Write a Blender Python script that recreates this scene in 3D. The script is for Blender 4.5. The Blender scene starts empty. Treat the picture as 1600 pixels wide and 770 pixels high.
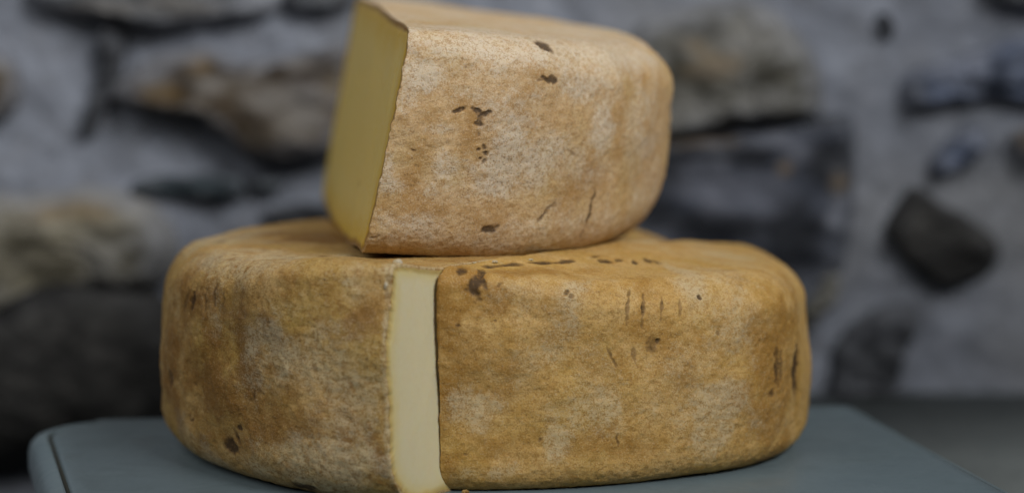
import bpy, bmesh, math, random
import numpy as np
from mathutils import Vector, Matrix

random.seed(7)
rng = np.random.default_rng(7)
S = bpy.context.scene
COL = S.collection
R = math.radians

# ------------------------------------------------------------------ camera numbers (metres)
CAM = Vector((0.0, -1.05, 0.21))
PITCH = R(5.68)
FPX = 2975.0            # focal length in photo pixels (1600 wide)


def on_plane_y(px, py, Y):
    """the point at depth Y seen at a photo pixel"""
    x, y = (px - 800) / FPX, (385 - py) / FPX
    d = Vector((x, math.cos(PITCH) + y * math.sin(PITCH), -math.sin(PITCH) + y * math.cos(PITCH)))
    t = (Y - CAM.y) / d.y
    return CAM + d * t


def on_plane_z(px, py, Z):
    x, y = (px - 800) / FPX, (385 - py) / FPX
    d = Vector((x, math.cos(PITCH) + y * math.sin(PITCH), -math.sin(PITCH) + y * math.cos(PITCH)))
    t = (Z - CAM.z) / d.z
    return CAM + d * t


# ------------------------------------------------------------------ numpy noise
def _hash(ix, iy, iz, seed):
    h = (ix.astype(np.int64) * 374761393 + iy.astype(np.int64) * 668265263 +
         iz.astype(np.int64) * 2147483647 + seed * 1274126177) & 0xFFFFFFFF
    h = ((h ^ (h >> 13)) * 1274126177) & 0xFFFFFFFF
    h = ((h ^ (h >> 16)) * 2246822519) & 0xFFFFFFFF
    h = h ^ (h >> 15)
    return (h & 0xFFFFFF) / float(0xFFFFFF) * 2 - 1


def vnoise(P, scale, seed=0):
    Q = P * scale + 37.3
    I = np.floor(Q)
    f = Q - I
    f = f * f * f * (f * (f * 6 - 15) + 10)
    I = I.astype(np.int64)
    out = 0
    for dx in (0, 1):
        wx = f[..., 0] if dx else 1 - f[..., 0]
        for dy in (0, 1):
            wy = f[..., 1] if dy else 1 - f[..., 1]
            for dz in (0, 1):
                wz = f[..., 2] if dz else 1 - f[..., 2]
                out = out + wx * wy * wz * _hash(I[..., 0] + dx, I[..., 1] + dy, I[..., 2] + dz, seed)
    return out


def fbm(P, scale, octs=4, seed=0, gain=0.5):
    a, out, tot = 1.0, 0, 0
    for k in range(octs):
        out = out + a * vnoise(P, scale * 2.03 ** k, seed + 11 * k)
        tot += a
        a *= gain
    return out / tot


def sstep(a, b, x):
    t = np.clip((x - a) / (b - a), 0, 1)
    return t * t * (3 - 2 * t)


# ------------------------------------------------------------------ object helpers
def link_mesh(name, verts, faces, mat, parent=None, attrs=None, smooth=True):
    me = bpy.data.meshes.new(name)
    me.from_pydata([tuple(v) for v in verts], [], faces)
    me.update()
    if smooth:
        me.polygons.foreach_set('use_smooth', [True] * len(me.polygons))
    for k, arr in (attrs or {}).items():
        at = me.attributes.new(k, 'FLOAT', 'POINT')
        at.data.foreach_set('value', np.asarray(arr, dtype=np.float32))
    o = bpy.data.objects.new(name, me)
    COL.objects.link(o)
    me.materials.append(mat)
    if parent:
        o.parent = parent
    return o


def thing(name, label, cat, loc=(0, 0, 0), rz=0, group=None):
    o = bpy.data.objects.new(name, None)
    o.empty_display_size = 0.05
    COL.objects.link(o)
    o.location = loc
    o.rotation_euler = (0, 0, rz)
    o['label'] = label
    o['category'] = cat
    if group:
        o['group'] = group
    return o


# ------------------------------------------------------------------ node helpers
class NT:
    def __init__(self, name):
        self.m = bpy.data.materials.new(name)
        self.m.use_nodes = True
        self.t = self.m.node_tree
        self.t.nodes.clear()
        self.out = self.n('ShaderNodeOutputMaterial')
        self.b = self.n('ShaderNodeBsdfPrincipled')
        self.l(self.b.outputs[0], self.out.inputs[0])
        self.co = self.n('ShaderNodeTexCoord').outputs['Object']

    def n(self, kind, **kw):
        nd = self.t.nodes.new(kind)
        for k, v in kw.items():
            setattr(nd, k, v)
        return nd

    def l(self, a, b):
        self.t.links.new(a, b)

    def _in(self, sock, v):
        if isinstance(v, bpy.types.NodeSocket):
            self.l(v, sock)
        else:
            sock.default_value = v

    def math(self, op, a, b=0.0, c=None, clamp=False):
        nd = self.n('ShaderNodeMath', operation=op, use_clamp=clamp)
        self._in(nd.inputs[0], a)
        self._in(nd.inputs[1], b)
        if c is not None:
            self._in(nd.inputs[2], c)
        return nd.outputs[0]

    def noise(self, scale, detail=4, rough=0.55, dist=0.0, co=None, out='Fac'):
        nd = self.n('ShaderNodeTexNoise')
        self.l(co or self.co, nd.inputs['Vector'])
        nd.inputs['Scale'].default_value = scale
        nd.inputs['Detail'].default_value = detail
        nd.inputs['Roughness'].default_value = rough
        nd.inputs['Distortion'].default_value = dist
        return nd.outputs[out]

    def voronoi(self, scale, feature='F1', co=None, rand=1.0):
        nd = self.n('ShaderNodeTexVoronoi', feature=feature)
        self.l(co or self.co, nd.inputs['Vector'])
        nd.inputs['Scale'].default_value = scale
        nd.inputs['Randomness'].default_value = rand
        return nd.outputs['Distance']

    def remap(self, v, a, b, c=0.0, d=1.0, smooth=True):
        nd = self.n('ShaderNodeMapRange', interpolation_type='SMOOTHSTEP' if smooth else 'LINEAR')
        self._in(nd.inputs[0], v)
        for i, k in enumerate((a, b, c, d)):
            nd.inputs[i + 1].default_value = k
        return nd.outputs[0]

    def mix(self, f, a, b, blend='MIX'):
        nd = self.n('ShaderNodeMix', data_type='RGBA', blend_type=blend)
        self._in(nd.inputs[0], f)
        for i, v in ((6, a), (7, b)):
            if isinstance(v, bpy.types.NodeSocket):
                self.l(v, nd.inputs[i])
            else:
                nd.inputs[i].default_value = (*v, 1)
        return nd.outputs[2]

    def attr(self, name):
        return self.n('ShaderNodeAttribute', attribute_name=name).outputs['Fac']

    def mapping(self, scale=(1, 1, 1), rot=(0, 0, 0), loc=(0, 0, 0), co=None):
        nd = self.n('ShaderNodeMapping')
        self.l(co or self.co, nd.inputs[0])
        nd.inputs['Scale'].default_value = scale
        nd.inputs['Rotation'].default_value = rot
        nd.inputs['Location'].default_value = loc
        return nd.outputs[0]

    def bump(self, h, strength, dist, prev=None):
        nd = self.n('ShaderNodeBump')
        nd.inputs['Strength'].default_value = strength
        nd.inputs['Distance'].default_value = dist
        self.l(h, nd.inputs['Height'])
        if prev is not None:
            self.l(prev, nd.inputs['Normal'])
        return nd.outputs[0]

    def done(self, color, rough=0.8, normal=None, spec=0.3, sss=0.0, sss_r=(1, .6, .3), sss_s=0.003):
        self._in(self.b.inputs['Base Color'], color if isinstance(color, bpy.types.NodeSocket) else (*color, 1))
        self._in(self.b.inputs['Roughness'], rough)
        self.b.inputs['Specular IOR Level'].default_value = spec
        if normal is not None:
            self.l(normal, self.b.inputs['Normal'])
        if sss:
            self.b.inputs['Subsurface Weight'].default_value = sss
            self.b.inputs['Subsurface Radius'].default_value = sss_r
            self.b.inputs['Subsurface Scale'].default_value = sss_s
        return self.m


# ------------------------------------------------------------------ materials
def mat_rind(name, tan, tan2, ochre, pale, seed, pits=1.0, freckle=.6, yellow=(0.30, 0.19, 0.04)):
    t = NT(name)
    co = t.mapping(loc=(seed * 1.7, seed * 0.9, seed * 2.3))
    big = t.noise(22, 4, 0.6, 0.3, co)
    mid = t.noise(75, 5, 0.65, 0.2, co)
    fine = t.noise(420, 4, 0.7, 0.0, co)
    grain = t.noise(1300, 2, 0.6, 0.0, co)
    c = t.mix(t.remap(mid, .35, .65), tan, tan2)
    c = t.mix(t.math('MULTIPLY', t.remap(big, .42, .68), .55), c, yellow)
    # ochre and brown staining of the skin
    midc = t.math('SUBTRACT', mid, .5)
    finec = t.math('SUBTRACT', fine, .5)
    grainc = t.math('SUBTRACT', grain, .5)
    brk = t.math('ADD', t.math('MULTIPLY', midc, 1.5), t.math('MULTIPLY', finec, 1.5))
    stain = t.attr('stain')
    sm = t.remap(t.math('ADD', stain, brk), .10, .95)
    c = t.mix(t.math('MULTIPLY', sm, .92), c, ochre)
    # whitish bloom of mould in fine speckles
    bl = t.attr('bloom')
    brk2 = t.math('ADD', t.math('MULTIPLY', finec, 1.7), t.math('ADD', t.math('MULTIPLY', grainc, 1.3), t.math('MULTIPLY', t.math('SUBTRACT', t.noise(130, 4, .65, .3, co), .5), 1.6)))
    blm = t.remap(t.math('ADD', bl, brk2), .18, 1.25)
    c = t.mix(t.math('MULTIPLY', blm, .50), c, pale)
    c = t.mix(t.math('MULTIPLY', t.remap(bl, .1, 1.0), .18), c, pale)
    # fine grain of the skin, then pits and specks
    dark = (ochre[0] * .7, ochre[1] * .65, ochre[2] * .6)
    c = t.mix(t.remap(t.math('ADD', fine, t.math('MULTIPLY', grainc, .8)), .32, .54, .50, 0), c, dark)
    c = t.mix(t.remap(grain, .52, .72, 0, .24), c, pale)
    fr = t.math('MULTIPLY', t.remap(t.noise(185, 3, .6, .2, co), .52, .70), t.remap(t.noise(48, 3, .6, 0, co), .36, .62, .15, 1))
    c = t.mix(t.math('MULTIPLY', fr, freckle), c, ochre)
    vor = t.voronoi(260, co=co)
    vor2 = t.voronoi(560, co=co)
    pm = t.attr('pits')
    dots = t.math('MULTIPLY', t.remap(vor, .08, .24, 1, 0), t.remap(mid, .46, .62))
    dots2 = t.math('MULTIPLY', t.remap(vor2, .10, .34, 1, 0), t.math('ADD', t.remap(t.noise(150, 3, .6, 0, co), .50, .62, 0, .8), pm, clamp=True))
    spots = t.math('MAXIMUM', t.math('MULTIPLY', dots, .50 * pits), t.math('MULTIPLY', dots2, .62 * pits))
    c = t.mix(spots, c, (.10, .050, .016))
    # dark marks, scratches and stamp traces: worn, with a brown halo
    mk = t.attr('mark')
    mkb = t.math('ADD', mk, t.math('MULTIPLY', mk, t.math('ADD', t.math('MULTIPLY', finec, 2.6), t.math('MULTIPLY', grainc, 1.2))))
    c = t.mix(t.math('MULTIPLY', t.remap(mkb, .05, .50), .55), c, (.12, .060, .016))
    mkn = t.remap(mkb, .42, 1.15)
    c = t.mix(t.math('MULTIPLY', mkn, .80), c, (.040, .021, .009))
    # relief
    weave1 = t.n('ShaderNodeTexWave', bands_direction='Z')
    t.l(t.mapping(rot=(0.25, 0.2, 0)), weave1.inputs[0])
    weave1.inputs['Scale'].default_value = 190
    weave1.inputs['Distortion'].default_value = 3.5
    weave1.inputs['Detail'].default_value = 2
    weave1.inputs['Detail Scale'].default_value = 2
    h = t.math('ADD', t.math('MULTIPLY', fine, .6), t.math('MULTIPLY', grain, .35))
    h = t.math('ADD', h, t.math('MULTIPLY', weave1.outputs['Fac'], .05))
    h = t.math('SUBTRACT', h, t.math('MULTIPLY', spots, .5))
    h = t.math('SUBTRACT', h, t.math('MULTIPLY', mkn, .6))
    nrm = t.bump(h, .42, .0011)
    nrm = t.bump(mid, .20, .003, nrm)
    return t.done(c, t.remap(fine, .3, .7, .58, .82), nrm, .35, .12, (1, .55, .25), .002)


def mat_paste(name, core, rim, crust, edge_w):
    t = NT(name)
    e = t.attr('edge')
    n1 = t.noise(35, 3, .5)
    n2 = t.noise(300, 4, .65)
    en = t.math('ADD', e, t.math('MULTIPLY', t.math('SUBTRACT', n1, .5), edge_w * .5))
    c = t.mix(t.remap(en, 0, edge_w), rim, core)
    c = t.mix(t.remap(e, .0012, .0052, .88, 0), c, crust)
    c = t.mix(t.remap(n2, .42, .7, 0, .14), c, rim)
    hole = t.attr('hole')
    c = t.mix(hole, c, (rim[0] * .55, rim[1] * .45, rim[2] * .35))
    st = t.noise(40, 3, .5, 0.0, t.mapping(scale=(1, 1, .3)))
    h = t.math('ADD', t.math('MULTIPLY', n2, .5), t.math('MULTIPLY', st, .7))
    nrm = t.bump(h, .35, .0011)
    return t.done(c, t.remap(n2, .3, .7, .36, .55), nrm, .4, .35, (1, .7, .3), .004)


# ------------------------------------------------------------------ the cheese
PIECES = []
NSEC = (20, 70, 150, 90, 60)      # rows of the profile: foot, lower rim, side, upper rim, top


def arc_profile(phi, Rw, c0, H, rb, rt, bulge, n=NSEC):
    """half-wheel grid: for every angle one profile from bottom centre to top centre"""
    Rr = c0 * np.cos(phi) + np.sqrt(Rw ** 2 - (c0 * np.sin(phi)) ** 2)     # round wheel, centre c0 behind the cut
    P = len(phi)
    rs, zs = [], []
    rb = rb(phi) if callable(rb) else np.full(P, rb)
    rt = rt(phi) if callable(rt) else np.full(P, rt)
    t = np.linspace(0, 1, n[0], endpoint=False) ** .6
    rs.append((Rr - rb)[:, None] * t); zs.append(np.zeros((P, n[0])))
    th = np.linspace(0, math.pi / 2, n[1], endpoint=False)
    rs.append((Rr - rb)[:, None] + rb[:, None] * np.sin(th)); zs.append(rb[:, None] * (1 - np.cos(th)))
    t = np.linspace(0, 1, n[2], endpoint=False)
    rs.append(np.repeat(Rr[:, None], n[2], 1)); zs.append(rb[:, None] + (H - rt - rb)[:, None] * t)
    th = np.linspace(0, math.pi / 2, n[3], endpoint=False)
    rs.append((Rr - rt)[:, None] + rt[:, None] * np.cos(th)); zs.append((H - rt)[:, None] + rt[:, None] * np.sin(th))
    t = 1 - np.linspace(0, 1, n[4]) ** 1.5
    t = np.sort(t)[::-1]
    rs.append((Rr - rt)[:, None] * t); zs.append(np.full((P, n[4]), H))
    r = np.concatenate(rs, 1); z = np.concatenate(zs, 1)
    w = np.clip(z / H, 0, 1)
    r = r + bulge * np.sin(math.pi * w) * np.clip(r / Rr[:, None], 0, 1) ** 3
    return r, z


def w_top(z, H):
    return z > .7 * H


UP_LOC, UP_RZ, UP_TILT = (-.1000, .055, .1085), R(9), .034


def under_top_piece(wx, wy):
    """height of the underside of the upper piece, rising quickly outside its outline"""
    dx, dy = wx - UP_LOC[0], wy - UP_LOC[1]
    lx = dx * math.cos(UP_RZ) + dy * math.sin(UP_RZ)
    ly = -dx * math.sin(UP_RZ) + dy * math.cos(UP_RZ)
    out = np.maximum(np.sqrt(lx ** 2 + ly ** 2) - .158, 0) + np.maximum(-.002 - lx, 0)
    lift = .006 * sstep(.05, .17, ly) * sstep(.08, 0, lx)
    return UP_LOC[2] - UP_TILT * lx + lift + .0004 + out * 1.2 + out ** 2 * 40


def make_cheese(label, part_mats, loc, rz, Rw, c0, H, rb, rt, bulge, deform, seed, paint, nphi=760, rag=0.0010,
                holes=(), lump=1.0, lip=(('stain', .35, .7),), press=None, group='cut cheeses stacked on the table'):
    root = thing('cheese_half_wheel', label, 'cheese', loc, rz, group)
    phi = np.linspace(-math.pi / 2, math.pi / 2, nphi)
    r, z = arc_profile(phi, Rw, c0, H, rb, rt, bulge)
    ns = r.shape[1]
    X = r * np.cos(phi)[:, None]
    Y = r * np.sin(phi)[:, None]
    X[0, :] = 0; X[-1, :] = 0
    G = np.stack([X, Y, z], -1)
    # grid normals
    du = np.gradient(G, axis=0); dv = np.gradient(G, axis=1)
    N = np.cross(du, dv)
    L = np.linalg.norm(N, axis=-1, keepdims=True)
    N = np.where(L > 1e-12, N / np.maximum(L, 1e-12), 0)
    up = np.zeros_like(N); up[..., 2] = np.sign(z - H / 2)
    small = (r < .012)[..., None]
    N = np.where(small, up, N)
    N[0, :, 0] = 0; N[-1, :, 0] = 0
    onflat = sstep(0.0, .02, z)          # the resting face stays flat
    d = lump * (.0030 * vnoise(G, 16, seed) + 0.0017 * vnoise(G, 38, seed + 3) + .0006 * fbm(G, 95, 3, seed + 5))
    d = d * (.25 + .75 * onflat) * (1 - .6 * sstep(.93, .995, z / H))
    d = d + .00035 * fbm(G, 330, 2, seed + 9)
    # surface coordinates used to place marks: along the rim and up the profile (metres)
    seg = np.linalg.norm(np.diff(G, axis=1), axis=-1)
    sl = np.concatenate([np.zeros((nphi, 1)), np.cumsum(seg, 1)], 1)
    mid = (r > 0).argmax()
    iside = NSEC[0] + NSEC[1] + NSEC[2] // 2
    V = sl - sl[:, iside:iside + 1]
    U = np.repeat((phi * Rw)[:, None], ns, 1)
    att = paint(G, U, V, z / H, seed)
    d = d + att.pop('relief', 0)
    G = G + N * d[..., None]
    G = deform(G)
    # the soft top is pressed flat where another piece lies on it
    if press is not None:
        ca, sa = math.cos(rz), math.sin(rz)
        wx = G[..., 0] * ca - G[..., 1] * sa + loc[0]
        wy = G[..., 0] * sa + G[..., 1] * ca + loc[1]
        lim = press(wx, wy)
        k = .0012
        dz = G[..., 2] - lim
        soft = np.where(dz > k, 0, np.where(dz < -k, dz, -((k - dz) ** 2) / (4 * k)))
        G[..., 2] = np.where(w_top(z, H) > 0, lim + soft, G[..., 2])
    # ragged cut edge
    edge_n = fbm(G, 260, 3, seed + 21)
    G[0, :, 0] += rag * edge_n[0] ; G[-1, :, 0] += rag * edge_n[-1]
    idx = np.arange(nphi * ns).reshape(nphi, ns)
    quads = np.stack([idx[:-1, :-1], idx[1:, :-1], idx[1:, 1:], idx[:-1, 1:]], -1).reshape(-1, 4)
    verts = G.reshape(-1, 3)
    # lip of the rind round the cut
    loop = np.concatenate([idx[0, 1:-1], idx[-1, ::-1]])          # near profile upwards, far profile downwards
    lp = verts[loop]
    c2 = np.array([lp[:, 1].mean(), lp[:, 2].mean()])
    tg = np.roll(lp, -1, 0) - np.roll(lp, 1, 0)
    nin = np.stack([np.zeros(len(lp)), -tg[:, 2], tg[:, 1]], -1)
    for _ in range(6):
        nin = (np.roll(nin, 1, 0) + nin * 2 + np.roll(nin, -1, 0)) / 4
    nin /= np.maximum(np.linalg.norm(nin, axis=1, keepdims=True), 1e-9)
    toc = np.stack([np.zeros(len(lp)), c2[0] - lp[:, 1], c2[1] - lp[:, 2]], -1)
    if (nin * toc).sum() < 0:
        nin = -nin
    ln = fbm(lp, 180, 3, seed + 31)
    l1 = lp + nin * .0005; l1[:, 0] -= .0003
    l2 = lp + nin * (.0016 + .0008 * ln)[:, None]; l2[:, 0] -= .0003 + .0003 * ln
    nv = len(verts)
    n = len(loop)
    allv = np.concatenate([verts, l1, l2])
    ring0, ring1, ring2 = loop, nv + np.arange(n), nv + n + np.arange(n)
    lipq = []
    for A, B in ((ring0, ring1), (ring1, ring2)):
        lipq.append(np.stack([A, np.roll(A, -1), np.roll(B, -1), B], -1))
    faces = np.concatenate([quads] + lipq).tolist()
    lip_att = {}
    for k, v in att.items():
        v = v.reshape(-1)
        add = [(q[1], q[2]) for q in lip if q[0] == k]
        l1a, l2a = add[0] if add else (0, 0)
        lip_att[k] = np.concatenate([v, v[loop] * .5 + l1a, v[loop] * .2 + l2a])
    rind = link_mesh('rind', allv, faces, part_mats[0], root, lip_att)
    # paste: rings from the lip to the middle
    K = 46
    tt = 1 - (np.arange(K) / (K - 1)) ** 1.35
    ctr = np.array([l2[:, 0].mean(), c2[0], c2[1]])
    # straight skeleton stand-in: shrink towards the middle line of the face
    yspan = (lp[:, 1].max() - lp[:, 1].min()) / 2
    hh = (lp[:, 2].max() - lp[:, 2].min()) / 2
    inner = l2.copy()
    inner[:, 1] = ctr[1] + np.clip(l2[:, 1] - ctr[1], -(yspan - hh), yspan - hh)
    inner[:, 2] = ctr[2]
    basis = lambda p: np.stack([np.ones(len(p)), p[:, 1], p[:, 2], p[:, 1] * p[:, 2], p[:, 1] ** 2, p[:, 2] ** 2], -1)
    coef = np.linalg.lstsq(basis(l2), l2[:, 0], rcond=None)[0]      # the (leaning) plane of the cut
    inner[:, 0] = basis(inner) @ coef
    pv, pe = [], []
    for k in range(K):
        ring = inner + (l2 - inner) * tt[k]
        dist = np.linalg.norm((l2 - ring)[:, 1:], axis=1)
        ring = ring.copy()
        f = sstep(0, .004, dist)
        bumpx = .0011 * fbm(ring * np.array([1, 1, .35]), 45, 3, seed + 41) - .0003 * f
        ring[:, 0] = l2[:, 0] * (1 - f) + (basis(ring) @ coef + bumpx) * f
        pv.append(ring); pe.append(dist + .0012)
    pv = np.concatenate(pv); pe = np.concatenate(pe)
    hole = np.zeros(len(pv))
    for (hy, hz, hr) in holes:
        q = np.sqrt(((pv[:, 1] - hy) / hr) ** 2 + ((pv[:, 2] - hz) / (hr * 1.6)) ** 2)
        m = sstep(1.2, .4, q)
        pv[:, 0] += m * hr * .8
        hole = np.maximum(hole, m)
    pid = np.arange(K * n).reshape(K, n)
    pf = np.stack([pid[:-1], np.roll(pid[:-1], -1, 1), np.roll(pid[1:], -1, 1), pid[1:]], -1).reshape(-1, 4).tolist()
    paste = link_mesh('cut_paste', pv, pf, part_mats[1], root, {'edge': pe, 'hole': hole})
    M = Matrix.Translation(Vector(loc)) @ Matrix.Rotation(rz, 4, 'Z')
    PIECES.append(dict(root=root, rind=rind, paste=paste, U=U, V=V, G=G, N=N, M=np.array(M)))
    return root


def blobs(U, V, lst, wob, soft=.8):
    """soft elliptical patches; (u, v, ru, rv, angle, strength)"""
    out = np.zeros_like(U)
    for (u, v, ru, rv, ang, st) in lst:
        du, dv = U - u, V - v
        ca, sa = math.cos(R(ang)), math.sin(R(ang))
        p = (du * ca + dv * sa) / ru
        q = (-du * sa + dv * ca) / rv
        m = sstep(1.0 + soft, 1.0 - soft, np.sqrt(p * p + q * q) + wob) * st
        out = np.maximum(out, m)
    return out

# where each rind carries bloom, stain, marks and pits (rim, profile, sizes in metres)
MARK_L = dict(
    bloom=[(0.0906, 0.0718, 0.0272, 0.0200, 151, 0.75), (0.1831, 0.0775, 0.0306, 0.0140, -1, 0.55), (0.2332, 0.0089, 0.0178, 0.0125, -2, 0.80), (0.2166, -0.0045, 0.0101, 0.0093, -185, 0.45),
           (0.2659, 0.0343, 0.0131, 0.0116, 1, 0.45), (0.1738, -0.0526, 0.0319, 0.0113, -9, 0.75), (0.2407, -0.0507, 0.0446, 0.0077, 3, 0.65), (0.2828, 0.0360, 0.0009, 0.0067, -177, 1.00),
           (0.2837, 0.0167, 0.0008, 0.0114, -178, 0.85), (0.2837, -0.0182, 0.0008, 0.0175, -180, 0.75), (0.2837, -0.0452, 0.0008, 0.0102, -185, 0.80), (0.2706, -0.0103, 0.0124, 0.0205, -182, 0.45),
           (0.1559, -0.0415, 0.0234, 0.0126, 4, 0.50), (0.2837, 0.0506, 0.0080, 0.0060, 114, 1.00), (0.2431, 0.0274, 0.0232, 0.0088, -3, 0.40), (0.2594, 0.0039, 0.0274, 0.0261, 0, 0.45),
           (0.2297, -0.0507, 0.0617, 0.0137, 1, 0.80), (0.1831, 0.0775, 0.0326, 0.0250, 13, 0.70), (0.1921, 0.0484, 0.0214, 0.0242, -3, 0.45), (0.2594, 0.0097, 0.0156, 0.0116, 1, 0.40)],
    stain=[(0.1848, -0.0076, 0.0221, 0.0210, -185, 0.90), (0.2099, -0.0093, 0.0121, 0.0155, -182, 0.75), (0.2173, 0.0154, 0.0178, 0.0138, -183, 0.55), (0.2727, 0.0217, 0.0114, 0.0085, 2, 0.80),
           (0.2803, 0.0246, 0.0051, 0.0071, -175, 0.60), (0.1734, 0.0285, 0.0340, 0.0187, -163, 0.60), (0.1409, -0.0032, 0.0120, 0.0366, -185, 0.70), (0.2459, -0.0194, 0.0202, 0.0119, 1, 0.50),
           (0.2237, -0.0242, 0.0199, 0.0121, 2, 0.60), (0.2794, -0.0428, 0.0041, 0.0083, -188, 0.60), (0.0688, 0.1115, 0.0265, 0.0140, 104, 0.80), (0.0772, 0.1335, 0.0243, 0.0200, 141, 0.95),
           (0.1555, 0.1457, 0.0233, 0.0080, 123, 0.50), (0.1944, -0.0375, 0.0268, 0.0093, 6, 0.60), (0.2637, -0.0311, 0.0127, 0.0087, 1, 0.40), (0.2284, 0.0399, 0.0112, 0.0063, -4, 0.40)],
    marks=[(0.1936, -0.0407, 0.0045, 0.0044, -203, 1.25), (0.2041, -0.0292, 0.0017, 0.0016, 5, 1.25), (0.2007, -0.0341, 0.0014, 0.0035, -164, 0.94), (0.2209, -0.0664, 0.0012, 0.0035, -26, 1.25),
           (0.2319, -0.0616, 0.0053, 0.0045, 27, 1.19), (0.1678, 0.0326, 0.0017, 0.0060, -193, 1.06), (0.1785, 0.0318, 0.0008, 0.0063, -181, 0.62), (0.1843, 0.0345, 0.0010, 0.0060, -178, 0.62),
           (0.1607, 0.0308, 0.0014, 0.0063, -203, 0.56), (0.1916, 0.0323, 0.0010, 0.0046, -188, 0.44), (0.2136, -0.0132, 0.0012, 0.0047, -214, 0.81), (0.1435, -0.0096, 0.0045, 0.0039, -198, 0.75),
           (0.0972, 0.0745, 0.0108, 0.0027, 164, 0.62), (0.1970, 0.0933, 0.0054, 0.0018, -27, 0.88), (0.2041, -0.0204, 0.0012, 0.0012, -189, 0.50), (0.1682, -0.0106, 0.0013, 0.0011, -180, 0.50),
           (0.2259, 0.0217, 0.0015, 0.0008, -8, 0.50), (0.2764, 0.0048, 0.0008, 0.0008, 0, 0.56), (0.2497, -0.0018, 0.0008, 0.0021, -180, 0.38), (0.1637, -0.0288, 0.0015, 0.0008, 5, 0.62)],
    pits=[(0.1845, -0.0060, 0.0330, 0.0258, -184, 0.60), (0.2465, 0.0042, 0.0271, 0.0175, 0, 0.40), (0.2712, 0.0217, 0.0139, 0.0114, 2, 0.50), (0.2272, -0.0347, 0.0326, 0.0125, 3, 0.40)],
)
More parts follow.
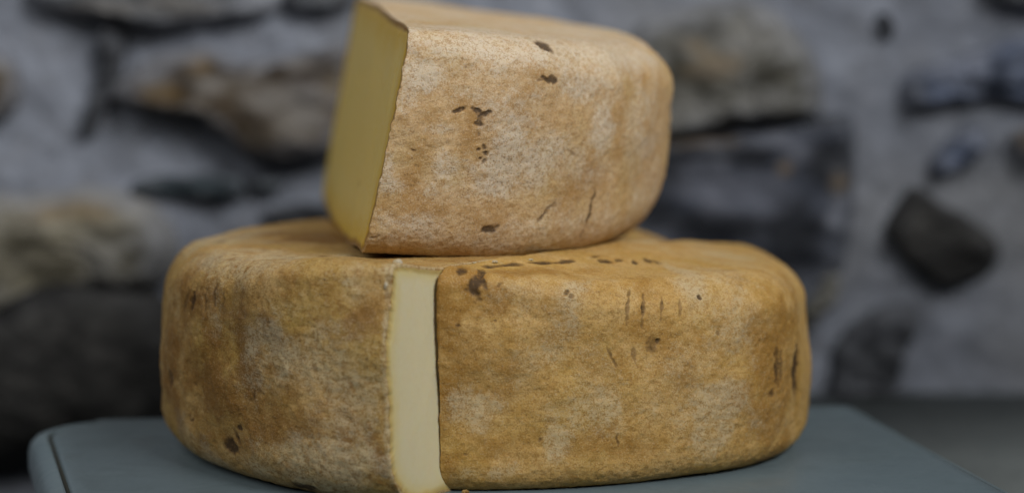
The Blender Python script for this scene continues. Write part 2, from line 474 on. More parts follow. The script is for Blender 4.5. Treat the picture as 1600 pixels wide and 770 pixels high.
MARK_R = dict(
    bloom=[(-0.2059, 0.0363, 0.0118, 0.0177, -193, 0.80), (-0.2154, 0.0126, 0.0157, 0.0128, 4, 0.60), (-0.0931, 0.0759, 0.0149, 0.0120, -102, 1.00), (-0.1037, 0.0564, 0.0093, 0.0170, -229, 0.70),
           (-0.1834, -0.0115, 0.0222, 0.0100, 9, 0.70), (-0.2125, -0.0297, 0.0091, 0.0130, -181, 0.75), (-0.2590, -0.0172, 0.0113, 0.0106, 3, 0.70), (-0.0840, -0.0164, 0.0278, 0.0250, -183, 0.85),
           (0.2438, 0.1705, 0.0700, 0.0120, -5, 0.80), (-0.1222, -0.0164, 0.0120, 0.0075, -2, 0.50), (-0.0695, 0.0416, 0.0266, 0.0383, -230, 0.40), (-0.2510, -0.0460, 0.0206, 0.0049, 1, 0.50),
           (-0.1872, 0.0144, 0.0131, 0.0131, -180, 0.40), (-0.1554, -0.0112, 0.0193, 0.0067, 0, 0.40), (-0.1084, 0.0120, 0.0229, 0.0170, -182, 0.40), (-0.2387, 0.0363, 0.0142, 0.0128, 6, 0.35),
           (0.1645, 0.0989, 0.0359, 0.0140, -33, 0.50)],
    stain=[(-0.2707, 0.0268, 0.0071, 0.0244, -176, 0.70), (-0.2578, 0.0079, 0.0165, 0.0187, -180, 0.60), (-0.2736, -0.0099, 0.0038, 0.0216, -180, 0.70), (-0.2128, 0.0422, 0.0236, 0.0193, 6, 0.35),
           (-0.1519, 0.0337, 0.0400, 0.0215, 1, 0.40), (-0.1732, -0.0320, 0.0277, 0.0073, 0, 0.60), (-0.0246, -0.0027, 0.0450, 0.0489, -159, 0.75), (-0.1306, 0.0058, 0.0264, 0.0136, -1, 0.35),
           (-0.2445, -0.0320, 0.0211, 0.0126, 2, 0.50), (0.0033, -0.0441, 0.0300, 0.0150, -4, 0.70), (-0.2203, 0.0238, 0.0152, 0.0096, 5, 0.40), (-0.2627, 0.0458, 0.0166, 0.0166, 9, 0.80),
           (-0.2405, 0.0654, 0.0328, 0.0120, 27, 0.80), (-0.2720, -0.0437, 0.0046, 0.0066, -186, 0.60), (0.0200, 0.0371, 0.0140, 0.0700, -253, 0.50), (0.2190, 0.1394, 0.0291, 0.0080, -70, 0.50),
           (-0.0389, 0.0434, 0.0257, 0.0237, -233, 0.35)],
    marks=[(-0.2587, 0.0433, 0.0029, 0.0058, -175, 1.25), (-0.2594, 0.0545, 0.0014, 0.0126, -149, 1.00), (-0.2689, 0.0523, 0.0020, 0.0037, 26, 1.06), (-0.2656, 0.0717, 0.0039, 0.0045, 32, 1.12),
           (-0.2578, 0.0808, 0.0063, 0.0036, 21, 1.00), (-0.2459, 0.0966, 0.0081, 0.0045, 34, 1.19), (-0.2343, 0.1066, 0.0057, 0.0054, 18, 1.25), (-0.1937, 0.1124, 0.0090, 0.0036, -21, 1.25),
           (-0.1717, 0.1151, 0.0063, 0.0032, -2, 1.12), (-0.1441, 0.1076, 0.0040, 0.0036, 4, 1.25), (-0.1091, 0.1087, 0.0072, 0.0036, -12, 1.12), (-0.0946, 0.1030, 0.0081, 0.0036, -16, 1.12),
           (-0.2143, 0.1258, 0.0047, 0.0036, -1, 0.88), (-0.1028, 0.0491, 0.0018, 0.0016, -200, 1.25), (-0.1639, 0.0432, 0.0014, 0.0078, -184, 0.62), (-0.1519, 0.0422, 0.0015, 0.0091, -184, 0.75),
           (-0.1366, 0.0447, 0.0011, 0.0071, -189, 0.62), (-0.1215, 0.0434, 0.0012, 0.0053, -191, 0.44), (-0.1754, 0.0154, 0.0013, 0.0057, -145, 0.69), (-0.1594, 0.0160, 0.0018, 0.0041, -183, 0.50),
           (-0.1441, 0.0220, 0.0045, 0.0042, -182, 0.62), (-0.1404, 0.0248, 0.0017, 0.0013, 2, 1.00), (-0.0151, 0.0065, 0.0042, 0.0097, -179, 0.78), (-0.0071, 0.0067, 0.0027, 0.0078, -174, 0.62),
           (0.0371, -0.0007, 0.0081, 0.0146, -166, 1.38), (-0.0236, -0.0078, 0.0049, 0.0022, 3, 0.75), (-0.1717, -0.0269, 0.0011, 0.0027, -178, 0.75), (-0.2221, -0.0282, 0.0014, 0.0012, 8, 0.75),
           (-0.2472, 0.0285, 0.0011, 0.0009, 13, 0.75), (-0.2663, 0.0257, 0.0014, 0.0008, 5, 0.69), (-0.2463, 0.0469, 0.0014, 0.0013, 5, 0.75), (-0.2074, 0.0482, 0.0018, 0.0013, -6, 0.88),
           (-0.2041, 0.0460, 0.0015, 0.0010, -14, 0.75), (-0.2381, -0.0144, 0.0010, 0.0008, 1, 0.50), (-0.0891, 0.0284, 0.0020, 0.0015, -197, 0.50), (-0.2625, -0.0366, 0.0016, 0.0011, 1, 0.75)],
    pits=[(-0.2578, 0.0096, 0.0194, 0.0248, -180, 0.60), (-0.2008, 0.0334, 0.0252, 0.0211, 4, 0.50), (-0.1441, 0.0254, 0.0251, 0.0171, 1, 0.70), (-0.2199, -0.0162, 0.0306, 0.0194, 3, 0.30)],
)
MARK_U = dict(
    bloom=[(-0.2411, 0.0480, 0.0449, 0.0126, 3, 0.55), (-0.2697, 0.0358, 0.0112, 0.0078, 7, 0.90), (-0.2739, 0.0228, 0.0052, 0.0070, -169, 0.55), (-0.2761, 0.0134, 0.0039, 0.0032, 8, 0.70),
           (-0.2783, -0.0170, 0.0039, 0.0097, -178, 0.85), (-0.2739, -0.0239, 0.0065, 0.0046, 7, 0.80), (-0.2612, -0.0423, 0.0189, 0.0068, 2, 0.75), (-0.2687, -0.0505, 0.0118, 0.0066, 9, 0.60),
           (-0.2137, -0.0077, 0.0208, 0.0168, 16, 0.85), (-0.1871, -0.0033, 0.0170, 0.0105, 0, 0.55), (-0.1562, 0.0120, 0.0124, 0.0083, -20, 1.00), (-0.1525, 0.0516, 0.0605, 0.0277, -7, 0.70),
           (-0.1194, 0.0157, 0.0380, 0.0324, -184, 0.60), (-0.1702, -0.0458, 0.0807, 0.0152, -1, 0.60), (-0.2505, 0.0659, 0.0501, 0.0035, 5, 0.80), (-0.2507, -0.0108, 0.0071, 0.0059, 8, 0.75),
           (-0.2404, 0.0301, 0.0204, 0.0077, 6, 0.45), (-0.2549, 0.0088, 0.0077, 0.0026, 7, 0.60), (-0.2068, 0.0158, 0.0100, 0.0047, 3, 0.50), (-0.1009, -0.0286, 0.0300, 0.0236, -150, 0.55),
           (-0.2394, -0.0220, 0.0133, 0.0079, 6, 0.40), (-0.1503, -0.0322, 0.0285, 0.0118, -3, 0.40), (-0.2520, -0.0236, 0.0096, 0.0065, 8, 0.40)],
    stain=[(-0.2461, 0.0245, 0.0200, 0.0130, 6, 0.50), (-0.2564, 0.0151, 0.0129, 0.0110, 7, 0.50), (-0.2652, -0.0205, 0.0093, 0.0132, -169, 0.45), (-0.2372, 0.0092, 0.0086, 0.0180, -170, 0.70),
           (-0.2033, 0.0358, 0.0243, 0.0129, 3, 0.45), (-0.2186, -0.0355, 0.0185, 0.0086, 2, 0.60), (-0.1672, -0.0176, 0.0137, 0.0154, -187, 0.50), (-0.2752, 0.0480, 0.0076, 0.0027, 23, 0.70),
           (-0.2612, 0.0624, 0.0176, 0.0039, 18, 0.50), (-0.2689, -0.0357, 0.0062, 0.0099, -169, 0.40), (-0.2046, 0.0199, 0.0195, 0.0067, 2, 0.40), (-0.1230, 0.0406, 0.0256, 0.0086, -1, 0.40),
           (-0.1665, 0.0272, 0.0251, 0.0103, 0, 0.35), (-0.2549, -0.0339, 0.0126, 0.0079, 8, 0.40)],
    marks=[(-0.2004, 0.0575, 0.0050, 0.0041, -15, 1.25), (-0.2000, 0.0381, 0.0056, 0.0013, -1, 1.19), (-0.2043, 0.0396, 0.0017, 0.0010, 1, 1.25), (-0.1960, 0.0373, 0.0019, 0.0014, -1, 1.25),
           (-0.2483, 0.0184, 0.0028, 0.0009, 19, 1.19), (-0.2382, 0.0195, 0.0025, 0.0010, -11, 1.25), (-0.2343, 0.0185, 0.0030, 0.0013, 9, 1.25), (-0.2365, 0.0158, 0.0011, 0.0026, -182, 0.94),
           (-0.2363, 0.0133, 0.0022, 0.0008, -8, 1.06), (-0.2324, 0.0023, 0.0011, 0.0010, 0, 1.12), (-0.2350, 0.0008, 0.0011, 0.0010, 14, 1.12), (-0.2306, -0.0008, 0.0010, 0.0012, -161, 1.25),
           (-0.2328, -0.0041, 0.0008, 0.0008, 11, 0.88), (-0.2304, -0.0055, 0.0008, 0.0011, -175, 0.75), (-0.2363, 0.0078, 0.0008, 0.0017, -180, 0.62), (-0.2190, -0.0399, 0.0039, 0.0024, 11, 1.19),
           (-0.2218, -0.0408, 0.0021, 0.0015, 1, 1.12), (-0.1879, -0.0316, 0.0010, 0.0072, -219, 0.69), (-0.1842, -0.0273, 0.0030, 0.0011, 23, 0.56), (-0.1547, -0.0311, 0.0014, 0.0107, -184, 0.94),
           (-0.2667, -0.0043, 0.0016, 0.0009, -5, 0.88), (-0.2396, -0.0056, 0.0011, 0.0008, 15, 0.50), (-0.1776, 0.0000, 0.0050, 0.0008, -17, 0.38), (-0.2767, -0.0515, 0.0019, 0.0008, 35, 0.50)],
    pits=[(-0.2129, -0.0098, 0.0241, 0.0165, 2, 1.00), (-0.2240, -0.0307, 0.0218, 0.0135, 3, 0.60), (-0.1864, -0.0239, 0.0261, 0.0176, -1, 0.70), (-0.2439, -0.0326, 0.0194, 0.0169, 7, 0.50),
           (-0.2639, -0.0121, 0.0126, 0.0196, -169, 0.40)],
)


def painter(bloom, stain, marks, pits, base_bloom=.30, base_stain=.25, top=.3, edge=None):
    def paint(G, U, V, W, seed):
        w1 = fbm(G, 60, 4, seed + 50) * 1.3
        w2 = fbm(G, 260, 3, seed + 60) * .8
        w3 = .0014 * fbm(G, 330, 3, seed + 90); w4 = .0014 * fbm(G, 330, 3, seed + 95)
        b = top * sstep(.86, .97, W) * (.75 + .6 * fbm(G, 40, 3, seed + 75)) + base_bloom * sstep(-.05, .55, fbm(G, 30, 4, seed + 70)) + blobs(U, V, bloom, w1)
        if edge:                            # torn white skin along the near end of the cut
            e = np.abs(U - U[-1 if edge[0] > 0 else 0, 0])
            b = np.maximum(b, edge[2] * sstep(edge[1], edge[1] * .3, e + .0016 * fbm(G, 200, 3, seed + 77)))
        s = base_stain * sstep(-.1, .5, fbm(G, 26, 4, seed + 80)) + blobs(U, V, stain, w1)
        m = blobs(U + w3, V + w4, marks, w2, .6)
        pt = blobs(U, V, pits, w1)
        return dict(bloom=np.clip(b, 0, 1), stain=np.clip(s, 0, 1), mark=m, pits=pt, relief=-.0006 * m)
    return paint


# lower left half: cut face turned to the viewer's right
M_RIND_L = mat_rind('rind_brown_skin', (.475, .312, .116), (.43, .256, .074), (.22, .105, .018), (.53, .465, .315), 1.0, .8, .75, (.37, .235, .034))
M_RIND_R = mat_rind('rind_tan_skin', (.55, .355, .128), (.50, .298, .080), (.33, .168, .028), (.56, .48, .32), 2.0, .65, .50, (.47, .29, .055))
M_RIND_U = mat_rind('rind_pale_skin', (.53, .372, .200), (.49, .318, .145), (.35, .195, .058), (.60, .55, .455), 3.0, .85, .45, (.46, .325, .125))
M_PASTE_L = mat_paste('paste_cream', (.67, .60, .39), (.64, .53, .24), (.50, .35, .11), .012)
M_PASTE_R = mat_paste('paste_straw', (.60, .50, .25), (.50, .38, .12), (.28, .16, .05), .016)
M_PASTE_U = mat_paste('paste_yellow', (.80, .60, .165), (.72, .46, .04), (.26, .115, .02), .026)


def deform_left(G):
    G = G.copy()
    x, y, z = G[..., 0], G[..., 1], G[..., 2]
    w = z / .11
    G[..., 2] = z * (1 + .015 * np.clip(x / .15, 0, 1) - .15 * np.clip((.04 - y) / .2, 0, 1) * sstep(.12, .03, x))
    G[..., 2] *= 1 + .045 * sstep(.13, .165, y) * sstep(.09, .02, x)
    G[..., 0] = x - .003 * (1 - w) ** 2 * sstep(.05, .16, y)      # the foot of the cut stands a little wide of its top
    G[..., 1] = y + .004 * (1 - w)
    return G


def deform_right(G):
    G = G.copy()
    x, y, z = G[..., 0], G[..., 1], G[..., 2]
    G[..., 2] = z * (1 + .030 * sstep(.05, 0, x) * sstep(-.14, -.10, y) - .115 * np.clip(x / .15, -.2, 1) - .125 * sstep(.0, .17, y) + .022 * sstep(-.11, -.16, y))
    phi = np.degrees(np.arctan2(y, np.maximum(x, 1e-6)))
    G[..., 0] = x * (.975 + .12 * np.exp(-((phi + 6) / 36) ** 2))          # not quite round: fuller in front on the right
    return G


def deform_upper(G):
    G = G.copy()
    x, y, z = G[..., 0], G[..., 1], G[..., 2]
    w = z / .113
    z2 = z * (1 - .10 * x / .18) + w * .075 * (y + .18)      # thicker towards the back
    G[..., 2] = z2
    G[..., 2] += .006 * (1 - w) * sstep(.05, .17, y) * sstep(.08, 0, x)
    G[..., 2] += .0045 * (1 - w) * sstep(.07, 0, x) * sstep(-.07, -.14, y)     # the near corner is lifted off
    G[..., 0] = x + (.20 - .35 * x - .03 * sstep(0, .18, y)) * z2
    G[..., 2] -= UP_TILT * x                        # the whole piece leans over to the right
    return G


# how round the lower and upper rim are from the near end of the cut (a) to the far end
def rb_up(phi):
    return .016 + .018 * np.cos(phi) ** 2


def rt_up(phi):
    return .012 + .016 * np.cos(phi)


def rb_left(phi):
    return .021 + .002 * sstep(.55, 1.55, phi)


def rt_left(phi):
    return .029 - .022 * sstep(.45, 1.55, phi)


def rb_right(phi):
    return .014 + .001 * sstep(-1.57, -.7, phi)


def rt_right(phi):
    return .008 + .013 * sstep(-1.57, -.6, phi)


make_cheese('brown half wheel of cheese, lower left on the table, cream cut face turned right',
            (M_RIND_L, M_PASTE_L), (.0430, -.0359, 0.0), R(143.5), .1806, .063, .1093, rb_left, rt_left, .003,
            deform_left, 101, painter(top=.25, edge=(1, .0018, .65), **MARK_L), lip=(('bloom', .5, .25),), press=under_top_piece)
make_cheese('tan half wheel of cheese, lower right on the table, only its rind showing',
            (M_RIND_R, M_PASTE_R), (.0576, -.0204, 0.0), R(-36.5), .1758, -.083, .1068, rb_right, rt_right, .0012,
            deform_right, 202, painter(**MARK_R), press=under_top_piece)
make_cheese('pale half wheel of cheese lying on the two others, yellow cut face left',
            (M_RIND_U, M_PASTE_U), UP_LOC, UP_RZ, .178, .0, .116, rb_up, rt_up, .004,
            deform_upper, 303, painter(top=.75, **MARK_U), lump=.75, holes=((-.095, .085, .0022), (-.03, .06, .0016), (.05, .09, .003), (-.12, .05, .0012), (-.07, .033, .0012)))


def crumb_mesh(size, seed, squash=(1, 1, 1)):
    bm = bmesh.new()
    bmesh.ops.create_icosphere(bm, subdivisions=4, radius=1)
    P = np.array([v.co[:] for v in bm.verts])
    d = 1 + .45 * fbm(P + seed, 1.1, 3, seed) + .25 * fbm(P + seed, 3.5, 2, seed + 3)
    P = P * d[:, None] * np.array(squash) * size
    F = [[v.index for v in f.verts] for f in bm.faces]
    bm.free()
    return P, F


def flake(parent, name, world, size, squash, seed, mat):
    P, F = crumb_mesh(size, seed, squash)
    M = Matrix.Translation(parent.location) @ Matrix.Rotation(parent.rotation_euler.z, 4, 'Z')
    o = link_mesh(name, P, F, mat, parent)
    o.location = M.inverted() @ Vector(world)
    return o


M_FLAKE = NT('torn_rind_white')
M_FLAKE = M_FLAKE.done(M_FLAKE.mix(M_FLAKE.remap(M_FLAKE.noise(400), .35, .65), (.50, .45, .35), (.42, .34, .20)), .8,
                       M_FLAKE.bump(M_FLAKE.noise(900), .5, .0006), .25)
left_cheese, right_cheese, top_cheese = [p['root'] for p in PIECES]
for px, py, Y, sz, sq in ((605, 427, -.168, .0018, (.7, 1, 1.5)), (609, 421, -.166, .0016, (1.2, 1, .8)), (621, 413, -.160, .0024, (1.0, 1, .9)), (625, 421, -.157, .0012, (.8, 1, 1.4)), (603, 446, -.170, .0010, (.7, 1, 1.8))):
    flake(left_cheese, 'rind_flake', on_plane_y(px, py, Y), sz, sq, int(px * 3 + py), M_FLAKE)
for px, py, Y, sz in ((773, 409, -.118, .0011), (829, 406, -.104, .0009), (742, 411, -.121, .0008)):
    flake(top_cheese, 'rind_flake', on_plane_y(px, py, Y), sz, (1.2, 1, .8), int(px + py), M_FLAKE)
M_CRUMB = NT('crumb_skin')
M_CRUMB = M_CRUMB.done(M_CRUMB.mix(M_CRUMB.remap(M_CRUMB.noise(500), .4, .6), (.42, .28, .10), (.22, .12, .03)), .8, M_CRUMB.bump(M_CRUMB.noise(900), .5, .0006), .25)
for px, py, sz, lab in ((702, 757, .0028, 'small brown crumb of rind on the table between the two lower cheeses'),
                        (727, 768, .0014, 'tiny brown crumb in front of the lower right cheese, right of a bigger crumb')):
    P, F = crumb_mesh(sz, int(px), (1.2, 1, .75))
    o = link_mesh('cheese_crumb', P, F, M_CRUMB)
    o.location = on_plane_z(px, py, sz * .7)
    o['label'] = lab
    o['category'] = 'crumb'
    o['group'] = 'crumbs of rind on the table'

# ------------------------------------------------------------------ table
def rounded_poly(pts, rads, seg=14):
    out = []
    n = len(pts)
    for i in range(n):
        p, a, b = Vector(pts[i]), Vector(pts[i - 1]), Vector(pts[(i + 1) % n])
        r = rads[i]
        da, db = (a - p).normalized(), (b - p).normalized()
        if r < 1e-4:
            out.append(p); continue
        half = da.angle(db) / 2
        L = r / math.tan(half)
        s, e = p + da * L, p + db * L
        c = p + (da + db).normalized() * (r / math.sin(half))
        a0 = math.atan2(s.y - c.y, s.x - c.x); a1 = math.atan2(e.y - c.y, e.x - c.x)
        dlt = (a1 - a0 + math.pi) % (2 * math.pi) - math.pi
        for k in range(seg + 1):
            t = a0 + dlt * k / seg
            out.append(Vector((c.x + r * math.cos(t), c.y + r * math.sin(t))))
    return out


def offset_in(pts, d):
    n = len(pts)
    res = []
    for i in range(n):
        a, b = pts[i - 1], pts[(i + 1) % n]
        t = (b - a).normalized()
        res.append(pts[i] + Vector((-t.y, t.x)) * d)
    return res


def loft(rings, name, mat, parent, cap_first=False, cap_last=False):
    n = len(rings[0])
    v = [p for r in rings for p in r]
    f = []
    for k in range(len(rings) - 1):
        for i in range(n):
            j = (i + 1) % n
            f.append((k * n + i, k * n + j, (k + 1) * n + j, (k + 1) * n + i))
    if cap_first:
        f.append(tuple(reversed(range(n))))
    if cap_last:
        f.append(tuple((len(rings) - 1) * n + i for i in range(n)))
    return link_mesh(name, v, f, mat, parent)


def mat_table(name, base, var):
    t = NT(name)
    n1 = t.noise(9, 4, .6)
    n2 = t.noise(160, 4, .6)
    n3 = t.noise(26, 5, .65, .6)
    scr = t.noise(11, 3, .6, .2, t.mapping(scale=(1, 26, 1), rot=(0, 0, .5)))
    scr2 = t.noise(14, 3, .6, .2, t.mapping(scale=(30, 1, 1), rot=(0, 0, -.3)))
    worn = t.math('MAXIMUM', t.remap(scr, .66, .72), t.remap(scr2, .67, .73))
    c = t.mix(t.remap(n1, .3, .7), base, var)
    c = t.mix(t.remap(n3, .52, .70, 0, .35), c, (var[0] * .72, var[1] * .70, var[2] * .66))
    c = t.mix(t.remap(n2, .60, .75, 0, .4), c, (var[0] * .5, var[1] * .5, var[2] * .48))
    c = t.mix(t.math('MULTIPLY', worn, .35), c, (base[0] * 1.35, base[1] * 1.3, base[2] * 1.25))
    h = t.math('SUBTRACT', n2, t.math('MULTIPLY', worn, .8))
    return t.done(c, t.remap(n3, .3, .7, .32, .52), t.bump(h, .15, .0006), .45)


M_TABLE = mat_table('painted_table', (.140, .188, .212), (.118, .162, .185))
M_BAND = mat_table('table_edge_paint', (.140, .188, .212), (.12, .166, .19))
M_SEAM = NT('seam_dark').done((.03, .03, .022), .7)

table = thing('table', 'pale blue-grey table with a rounded corner and dark edge seam, under the cheeses', 'table', (0, 0, -.75))
TZ = .75
lc = on_plane_z(150, 655, 0)
A = Vector((-.148, -.400)); B = Vector((-.285, .044)); Cc = Vector((.206, .093)); E = Vector((.275, -.340))
outl = rounded_poly([A, E, Cc, B], [.02, .02, .012, .045])
top_z = TZ
BW = .013
LEFT = [p.x < -.10 and p.y < .045 for p in outl]
SEAM = [.0024 if q else .0002 for q in LEFT]          # the joint gapes along the left side only
BWV = [BW if q else .0042 for q in LEFT]


def offset_var(pts, ds):
    full = offset_in(pts, 1.0)
    return [p + (f - p) * d for p, f, d in zip(pts, full, ds)]


in1 = offset_var(outl, BWV)
in2 = offset_var(outl, [a - b for a, b in zip(BWV, SEAM)])
ring = lambda ps, z: [(p.x, p.y, z) for p in ps]
loft([ring(in1, top_z - .022), ring(in1, top_z - .0015), ring(offset_var(outl, [a + .0015 for a in BWV]), top_z)], 'tabletop', M_TABLE, table, True, True)
loft([ring(in2, top_z - .020), ring(in2, top_z - .0016), ring(in1, top_z - .0016)], 'edge_seam', M_SEAM, table)
prof = [(.004, -.0225), (.001, -.0205), (0, -.017), (0, -.009), (.0012, -.0045), (.004, -.0014), (.008, -.0002), (BW - .0035, -.0003)]
loft([ring(offset_var(outl, [d * a / BW for a in BWV]), top_z + z) for d, z in prof] + [ring(in2, top_z - .0003), ring(in2, top_z - .0021)], 'edge_band', M_BAND, table)
for (lx, ly) in ((-.11, -.35), (-.215, .015), (.16, .055), (.225, -.30)):
    m = bmesh.new()
    bmesh.ops.create_cone(m, cap_ends=True, segments=20, radius1=.018, radius2=.022, depth=TZ - .022)
    bmesh.ops.translate(m, verts=m.verts, vec=(lx, ly, (TZ - .022) / 2))
    me = bpy.data.meshes.new('leg'); m.to_mesh(me); m.free()
    me.materials.append(M_BAND)
    o = bpy.data.objects.new('leg', me); COL.objects.link(o); o.parent = table

# ------------------------------------------------------------------ wall of rubble stones and rough mortar
WY = .45


def mat_mortar():
    t = NT('lime_mortar')
    n0 = t.noise(3.2, 3, .5)
    n1 = t.noise(11, 5, .6, .4)
    n2 = t.noise(60, 5, .65)
    n3 = t.noise(26, 5, .65, .5)
    c = t.mix(t.remap(n1, .35, .65), (.205, .226, .272), (.148, .163, .197))
    c = t.mix(t.remap(n0, .45, .65, 0, .55), c, (.19, .19, .185))
    c = t.mix(t.remap(n2, .50, .70, 0, .5), c, (.12, .128, .145))
    c = t.mix(t.remap(n3, .50, .70, 0, .45), c, (.155, .163, .185))
    c = t.mix(t.remap(n3, .30, .44, .35, 0), c, (.29, .304, .348))
    return t.done(c, .92, t.bump(n2, .6, .006, t.bump(n1, .5, .012)), .15)


def mat_stone(name, c1, c2, c3, smear=.3, sc=1.0, lime=(.23, .245, .28)):
    t = NT(name)
    co = t.mapping(scale=(1, 1, 1.9), rot=(0, .15, 0))
    n1 = t.noise(14 * sc, 5, .65, .5, co)
    n2 = t.noise(42 * sc, 5, .65, .2, co)
    n3 = t.noise(9 * sc, 3, .5, .3)
    c = t.mix(t.remap(n1, .36, .64), c1, c2)
    c = t.mix(t.remap(n2, .48, .68, 0, .85), c, c3)
    c = t.mix(t.math('MULTIPLY', t.remap(n3, .52, .68), smear), c, lime)
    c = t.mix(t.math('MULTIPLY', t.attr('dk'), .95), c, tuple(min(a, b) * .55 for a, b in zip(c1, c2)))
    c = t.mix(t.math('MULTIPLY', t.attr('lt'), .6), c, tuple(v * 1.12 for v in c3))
    c = t.mix(t.math('MULTIPLY', t.attr('rust'), .5), c, (.14, .092, .036))
    rim = t.attr('rim')
    c = t.mix(t.math('MULTIPLY', t.remap(t.math('ADD', rim, t.math('MULTIPLY', t.math('SUBTRACT', n2, .5), .8)), .55, .95), min(1, smear * 2)), c, lime)
    return t.done(c, .85, t.bump(n2, .7, .006, t.bump(n1, .6, .010)), .25)


wall = thing('stone_wall', 'rough rubble stone wall with pale lime mortar behind the cheeses', 'wall', (0, WY, 0))

# every stone: name, outline in photo pixels, colours, how far it stands out
STONES = [
 ('long dark slate at the top left', [(60,-30),(250,-40),(420,-20),(425,18),(330,38),(230,40),(170,34),(110,26),(60,8)], 'slate', .010),
 ('thin dark upright sliver standing in for a shadow gap', [(160,45),(190,62),(188,110),(172,160),(140,212),(126,212),(140,160),(158,100)], 'dark', .004),  # dark solid that stands in for the shade of a gap
 ('large brown and grey stone', [(182,140),(235,98),(312,80),(380,97),(440,92),(510,74),(580,72),(585,170),(540,240),(440,258),(385,248),(340,208),(300,182),(205,168)], 'brown', .020),
 ('flat dark teal slate', [(204,292),(238,278),(310,275),(372,274),(384,290),(376,306),(300,309),(216,304)], 'teal', .006),
 ('small teal slate chip', [(392,284),(415,276),(438,282),(434,300),(408,303)], 'teal', .004),
 ('dark slate above the left cheese', [(412,336),(455,320),(530,318),(600,320),(600,350),(440,352)], 'dark', .006),
 ('round brown stone at the left edge', [(-60,90),(-10,84),(22,104),(30,140),(20,172),(-5,192),(-60,190)], 'brown', .015),
 ('large sandy stone', [(-60,318),(40,308),(130,300),(205,306),(255,350),(270,420),(225,450),(130,448),(50,462),(-60,500)], 'sand', .016),
 ('big black boulder', [(-70,520),(0,478),(60,448),(130,440),(200,444),(250,470),(300,560),(290,690),(120,720),(-70,730)], 'black', .055),
 ('small dark stone at the top', [(452,-30),(560,-30),(555,6),(510,16),(458,12)], 'slate', .006),
 ('large grey olive stone', [(985,60),(1060,22),(1140,2),(1215,26),(1262,80),(1282,130),(1272,178),(1240,192),(1150,196),(1050,212),(960,215)], 'olive', .022),
 ('big blue black stone', [(950,240),(1060,222),(1190,206),(1300,186),(1330,200),(1328,310),(1310,420),(1240,500),(1100,480),(960,420)], 'navy', .022),
 ('olive strip of stone', [(1258,420),(1300,405),(1312,440),(1290,490),(1255,520),(1235,500)], 'olive', .012),
 ('blue grey stone at the right', [(1418,120),(1470,98),(1540,72),(1680,30),(1680,160),(1560,156),(1490,160),(1424,168),(1414,150)], 'blue', .012),
 ('small blue stone', [(1458,262),(1478,222),(1528,198),(1538,235),(1500,258),(1470,278)], 'blue', .008),
 ('square black stone', [(1384,362),(1400,330),(1432,300),(1480,322),(1548,366),(1556,412),(1520,440),(1470,446),(1430,420),(1392,380)], 'black', .010),
 ('dark grey stone at the wall foot', [(1300,600),(1318,530),(1370,490),(1424,478),(1436,505),(1412,560),(1390,622),(1296,626)], 'dark', .010),
 ('tiny dark chip', [(1372,22),(1386,18),(1396,40),(1394,58),(1380,52)], 'dark', .003),
 ('dark stone at the top right', [(1540,-30),(1680,-30),(1680,4),(1600,12),(1550,4)], 'dark', .006),
 ('brown stone at the right edge', [(1588,205),(1680,190),(1680,255),(1610,248),(1592,236)], 'brown', .010),
]
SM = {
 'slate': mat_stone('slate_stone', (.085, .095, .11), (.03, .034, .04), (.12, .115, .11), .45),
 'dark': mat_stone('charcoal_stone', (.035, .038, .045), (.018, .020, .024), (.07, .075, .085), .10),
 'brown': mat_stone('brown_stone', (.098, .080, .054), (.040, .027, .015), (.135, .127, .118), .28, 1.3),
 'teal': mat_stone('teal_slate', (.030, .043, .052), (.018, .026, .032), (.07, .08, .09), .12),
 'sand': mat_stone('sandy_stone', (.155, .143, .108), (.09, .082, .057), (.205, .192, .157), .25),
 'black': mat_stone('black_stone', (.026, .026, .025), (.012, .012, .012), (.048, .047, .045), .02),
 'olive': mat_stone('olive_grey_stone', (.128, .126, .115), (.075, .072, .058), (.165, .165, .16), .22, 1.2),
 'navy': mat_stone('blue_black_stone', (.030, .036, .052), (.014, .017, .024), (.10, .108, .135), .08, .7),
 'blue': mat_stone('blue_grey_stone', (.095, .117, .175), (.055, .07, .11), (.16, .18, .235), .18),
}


# tone patches and rust; dk low on the brown stone paints its shade: photo pixels, radii
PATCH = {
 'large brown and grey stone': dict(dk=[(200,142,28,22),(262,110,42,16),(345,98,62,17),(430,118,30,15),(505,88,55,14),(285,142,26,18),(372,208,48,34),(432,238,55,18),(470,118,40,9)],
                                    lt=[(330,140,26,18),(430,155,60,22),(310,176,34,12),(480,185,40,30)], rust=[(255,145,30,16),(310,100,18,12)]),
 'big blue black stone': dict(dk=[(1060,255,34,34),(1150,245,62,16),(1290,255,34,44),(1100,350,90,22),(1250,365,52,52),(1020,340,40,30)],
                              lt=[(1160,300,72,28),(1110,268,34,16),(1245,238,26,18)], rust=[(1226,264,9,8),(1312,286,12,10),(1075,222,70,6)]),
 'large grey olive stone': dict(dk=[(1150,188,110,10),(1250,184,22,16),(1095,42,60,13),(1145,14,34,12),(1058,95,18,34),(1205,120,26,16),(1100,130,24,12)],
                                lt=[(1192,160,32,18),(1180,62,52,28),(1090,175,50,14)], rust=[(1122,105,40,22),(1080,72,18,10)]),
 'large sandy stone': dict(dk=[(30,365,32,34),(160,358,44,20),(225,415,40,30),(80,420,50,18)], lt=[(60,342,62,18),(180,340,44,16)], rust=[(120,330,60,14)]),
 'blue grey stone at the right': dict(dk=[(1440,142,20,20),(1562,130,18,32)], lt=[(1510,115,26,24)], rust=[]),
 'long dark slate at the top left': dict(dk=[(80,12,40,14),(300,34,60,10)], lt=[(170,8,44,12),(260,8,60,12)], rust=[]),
 'square black stone': dict(dk=[(1500,410,50,30)], lt=[], rust=[]),
}


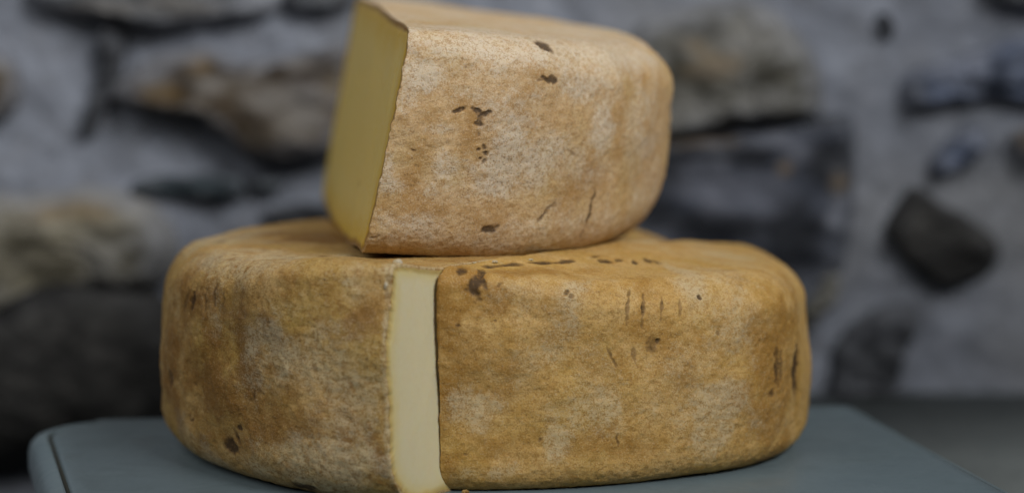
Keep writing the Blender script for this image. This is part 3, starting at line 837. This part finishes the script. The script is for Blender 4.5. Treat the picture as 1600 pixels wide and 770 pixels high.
def stone_mesh(outline, stand, seed, lab):
    pts = [on_plane_y(px, py, WY) for px, py in outline]
    P = np.array([(p.x, p.z) for p in pts])
    # closed Catmull-Rom, resampled
    n = len(P)
    M = 10
    cur = []
    for i in range(n):
        p0, p1, p2, p3 = P[i - 1], P[i], P[(i + 1) % n], P[(i + 2) % n]
        for k in range(M):
            t = k / M
            cur.append(.5 * ((2 * p1) + (-p0 + p2) * t + (2 * p0 - 5 * p1 + 4 * p2 - p3) * t * t + (-p0 + 3 * p1 - 3 * p2 + p3) * t ** 3))
    cur = np.array(cur)
    m = len(cur)
    c = cur.mean(0)
    cur = c + (cur - c) * 1.05
    Q3 = np.stack([cur[:, 0], np.zeros(m), cur[:, 1]], -1)
    jag = fbm(Q3, 60, 3, seed)
    dirn = (cur - c); dl = np.linalg.norm(dirn, axis=1, keepdims=True); dirn /= dl
    cur = cur + dirn * (jag * .004)[:, None]
    K = 26
    V = []; rim = []
    size = min(np.ptp(cur[:, 0]), np.ptp(cur[:, 1])) / 2
    # back rim inside the wall, then the face
    V.append(np.stack([cur[:, 0], np.full(m, .05), cur[:, 1]], -1)); rim.append(np.ones(m))
    for k in range(K):
        t = 1 - k / (K - 1)
        xy = c + (cur - c) * max(t, .001)
        Pn = np.stack([xy[:, 0], np.zeros(m), xy[:, 1]], -1)
        dome = (1 - t ** (3 if 'boulder' in lab else 9))
        y = .008 - (stand + .014) * dome - .012 * fbm(Pn, 22, 4, seed + 5) * dome - .003 * fbm(Pn, 75, 3, seed + 8) * dome
        # broken faces: terraces along the bedding
        y = y - (0 if 'boulder' in lab else .004) * np.sign(vnoise(Pn * np.array([.5, 1, 1.6]), 24, seed + 13)) * dome * sstep(.05, .2, np.abs(vnoise(Pn * np.array([.5, 1, 1.6]), 24, seed + 13)))
        V.append(np.stack([xy[:, 0], y, xy[:, 1]], -1)); rim.append(np.full(m, t))
    V = np.concatenate(V)
    idx = np.arange((K + 1) * m).reshape(K + 1, m)
    F = np.stack([idx[:-1], np.roll(idx[:-1], -1, 1), np.roll(idx[1:], -1, 1), idx[1:]], -1).reshape(-1, 4).tolist()
    att = {'rim': np.concatenate(rim)}
    W = V + np.array([0, WY, 0])
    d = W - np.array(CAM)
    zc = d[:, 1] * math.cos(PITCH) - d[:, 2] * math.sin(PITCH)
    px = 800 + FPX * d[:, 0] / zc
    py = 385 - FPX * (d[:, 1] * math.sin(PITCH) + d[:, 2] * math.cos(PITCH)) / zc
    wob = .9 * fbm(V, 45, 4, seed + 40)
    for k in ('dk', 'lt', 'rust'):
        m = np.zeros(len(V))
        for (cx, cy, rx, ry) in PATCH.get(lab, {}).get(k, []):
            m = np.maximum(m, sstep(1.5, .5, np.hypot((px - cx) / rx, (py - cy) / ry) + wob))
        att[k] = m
    return V, F, att


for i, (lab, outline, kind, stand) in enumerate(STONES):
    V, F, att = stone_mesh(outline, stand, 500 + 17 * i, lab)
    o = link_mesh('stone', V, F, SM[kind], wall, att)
    o['label'] = lab

# mortar: one rough sheet from the floor up, hollowed a little round each stone
gx = np.linspace(-.95, .95, 420); gz = np.linspace(-.75, .75, 330)
GX, GZ = np.meshgrid(gx, gz)
Pm = np.stack([GX, np.zeros_like(GX), GZ], -1)
my = .007 - .007 * fbm(Pm, 9, 4, 900) - .0055 * fbm(Pm, 30, 4, 910) - .002 * fbm(Pm, 120, 2, 915)
Pm[..., 1] = my
ii = np.arange(GX.size).reshape(GX.shape)
mf = np.stack([ii[:-1, :-1], ii[:-1, 1:], ii[1:, 1:], ii[1:, :-1]], -1).reshape(-1, 4).tolist()
mortar = link_mesh('mortar', Pm.reshape(-1, 3), mf, mat_mortar(), wall)
md = mortar.modifiers.new('thickness', 'SOLIDIFY'); md.thickness = .25; md.offset = -1

# ------------------------------------------------------------------ ledge at the wall foot and the floor
def mat_concrete(name, a, b):
    t = NT(name)
    n1 = t.noise(8, 5, .6); n2 = t.noise(90, 4, .6)
    c = t.mix(t.remap(n1, .35, .65), a, b)
    c = t.mix(t.remap(n2, .5, .75, 0, .3), c, (a[0] * .5, a[1] * .5, a[2] * .5))
    return t.done(c, .85, t.bump(n2, .4, .003), .25)


LZ = -.058
m = bmesh.new()
bmesh.ops.create_cube(m, size=1)
bmesh.ops.scale(m, verts=m.verts, vec=(.95 - .21, .56, .12))
bmesh.ops.translate(m, verts=m.verts, vec=((.95 + .21) / 2, WY - .26, LZ - .06))
bmesh.ops.bevel(m, geom=m.edges[:], offset=.008, segments=3, affect='EDGES')
for f in m.faces: f.smooth = True
me = bpy.data.meshes.new('concrete_ledge'); m.to_mesh(me); m.free()
me.materials.append(mat_concrete('ledge_concrete', (.25, .28, .28), (.20, .225, .225)))
ledge = bpy.data.objects.new('concrete_ledge', me); COL.objects.link(ledge)
ledge['label'] = 'dark grey-green concrete ledge at the wall foot, right of the table'
ledge['category'] = 'ledge'

fl = link_mesh('floor', [(-3, -3, -.75), (3, -3, -.75), (3, .7, -.75), (-3, .7, -.75)], [(0, 1, 2, 3)], mat_concrete('floor_stone', (.06, .06, .06), (.04, .04, .04)), None)
fl['kind'] = 'structure'

# ------------------------------------------------------------------ light
def area(name, loc, target, size, power, color, sy=None, spread=math.pi):
    d = bpy.data.lights.new(name, 'AREA')
    d.energy = power; d.size = size; d.color = color
    if sy:
        d.shape = 'RECTANGLE'; d.size_y = sy
    o = bpy.data.objects.new(name, d); COL.objects.link(o)
    d.spread = spread
    o.location = loc
    o.rotation_euler = (Vector(target) - Vector(loc)).to_track_quat('-Z', 'Y').to_euler()
    return o


area('window_light', (.86, -1.08, 1.38), (-.22, .45, .36), .85, 6.5, (1.0, .98, .95), None, R(58))
area('fill_light', (-1.0, -.9, 1.25), (0, .1, .1), 1.3, 5.2, (1.0, .98, .95), None, R(110))  # added fill from the left, brightens the upper cut face
w = bpy.data.worlds.new('World'); S.world = w
w.use_nodes = True
bg = w.node_tree.nodes['Background']
bg.inputs[0].default_value = (.55, .65, .8, 1)
bg.inputs[1].default_value = .035

# ------------------------------------------------------------------ camera
cd = bpy.data.cameras.new('camera')
cam = bpy.data.objects.new('camera', cd); COL.objects.link(cam)
cam.location = CAM
cam.rotation_euler = (math.pi / 2 - PITCH, 0, 0)
cd.sensor_width = 36
cd.lens = FPX / 1600 * 36
cd.clip_start = .05; cd.clip_end = 50
cd.dof.use_dof = True
cd.dof.focus_distance = .93
cd.dof.aperture_fstop = 2.7
S.camera = cam
S.view_settings.view_transform = 'Standard'
S.view_settings.look = 'None'
S.view_settings.exposure = -0.12
S.view_settings.gamma = 1
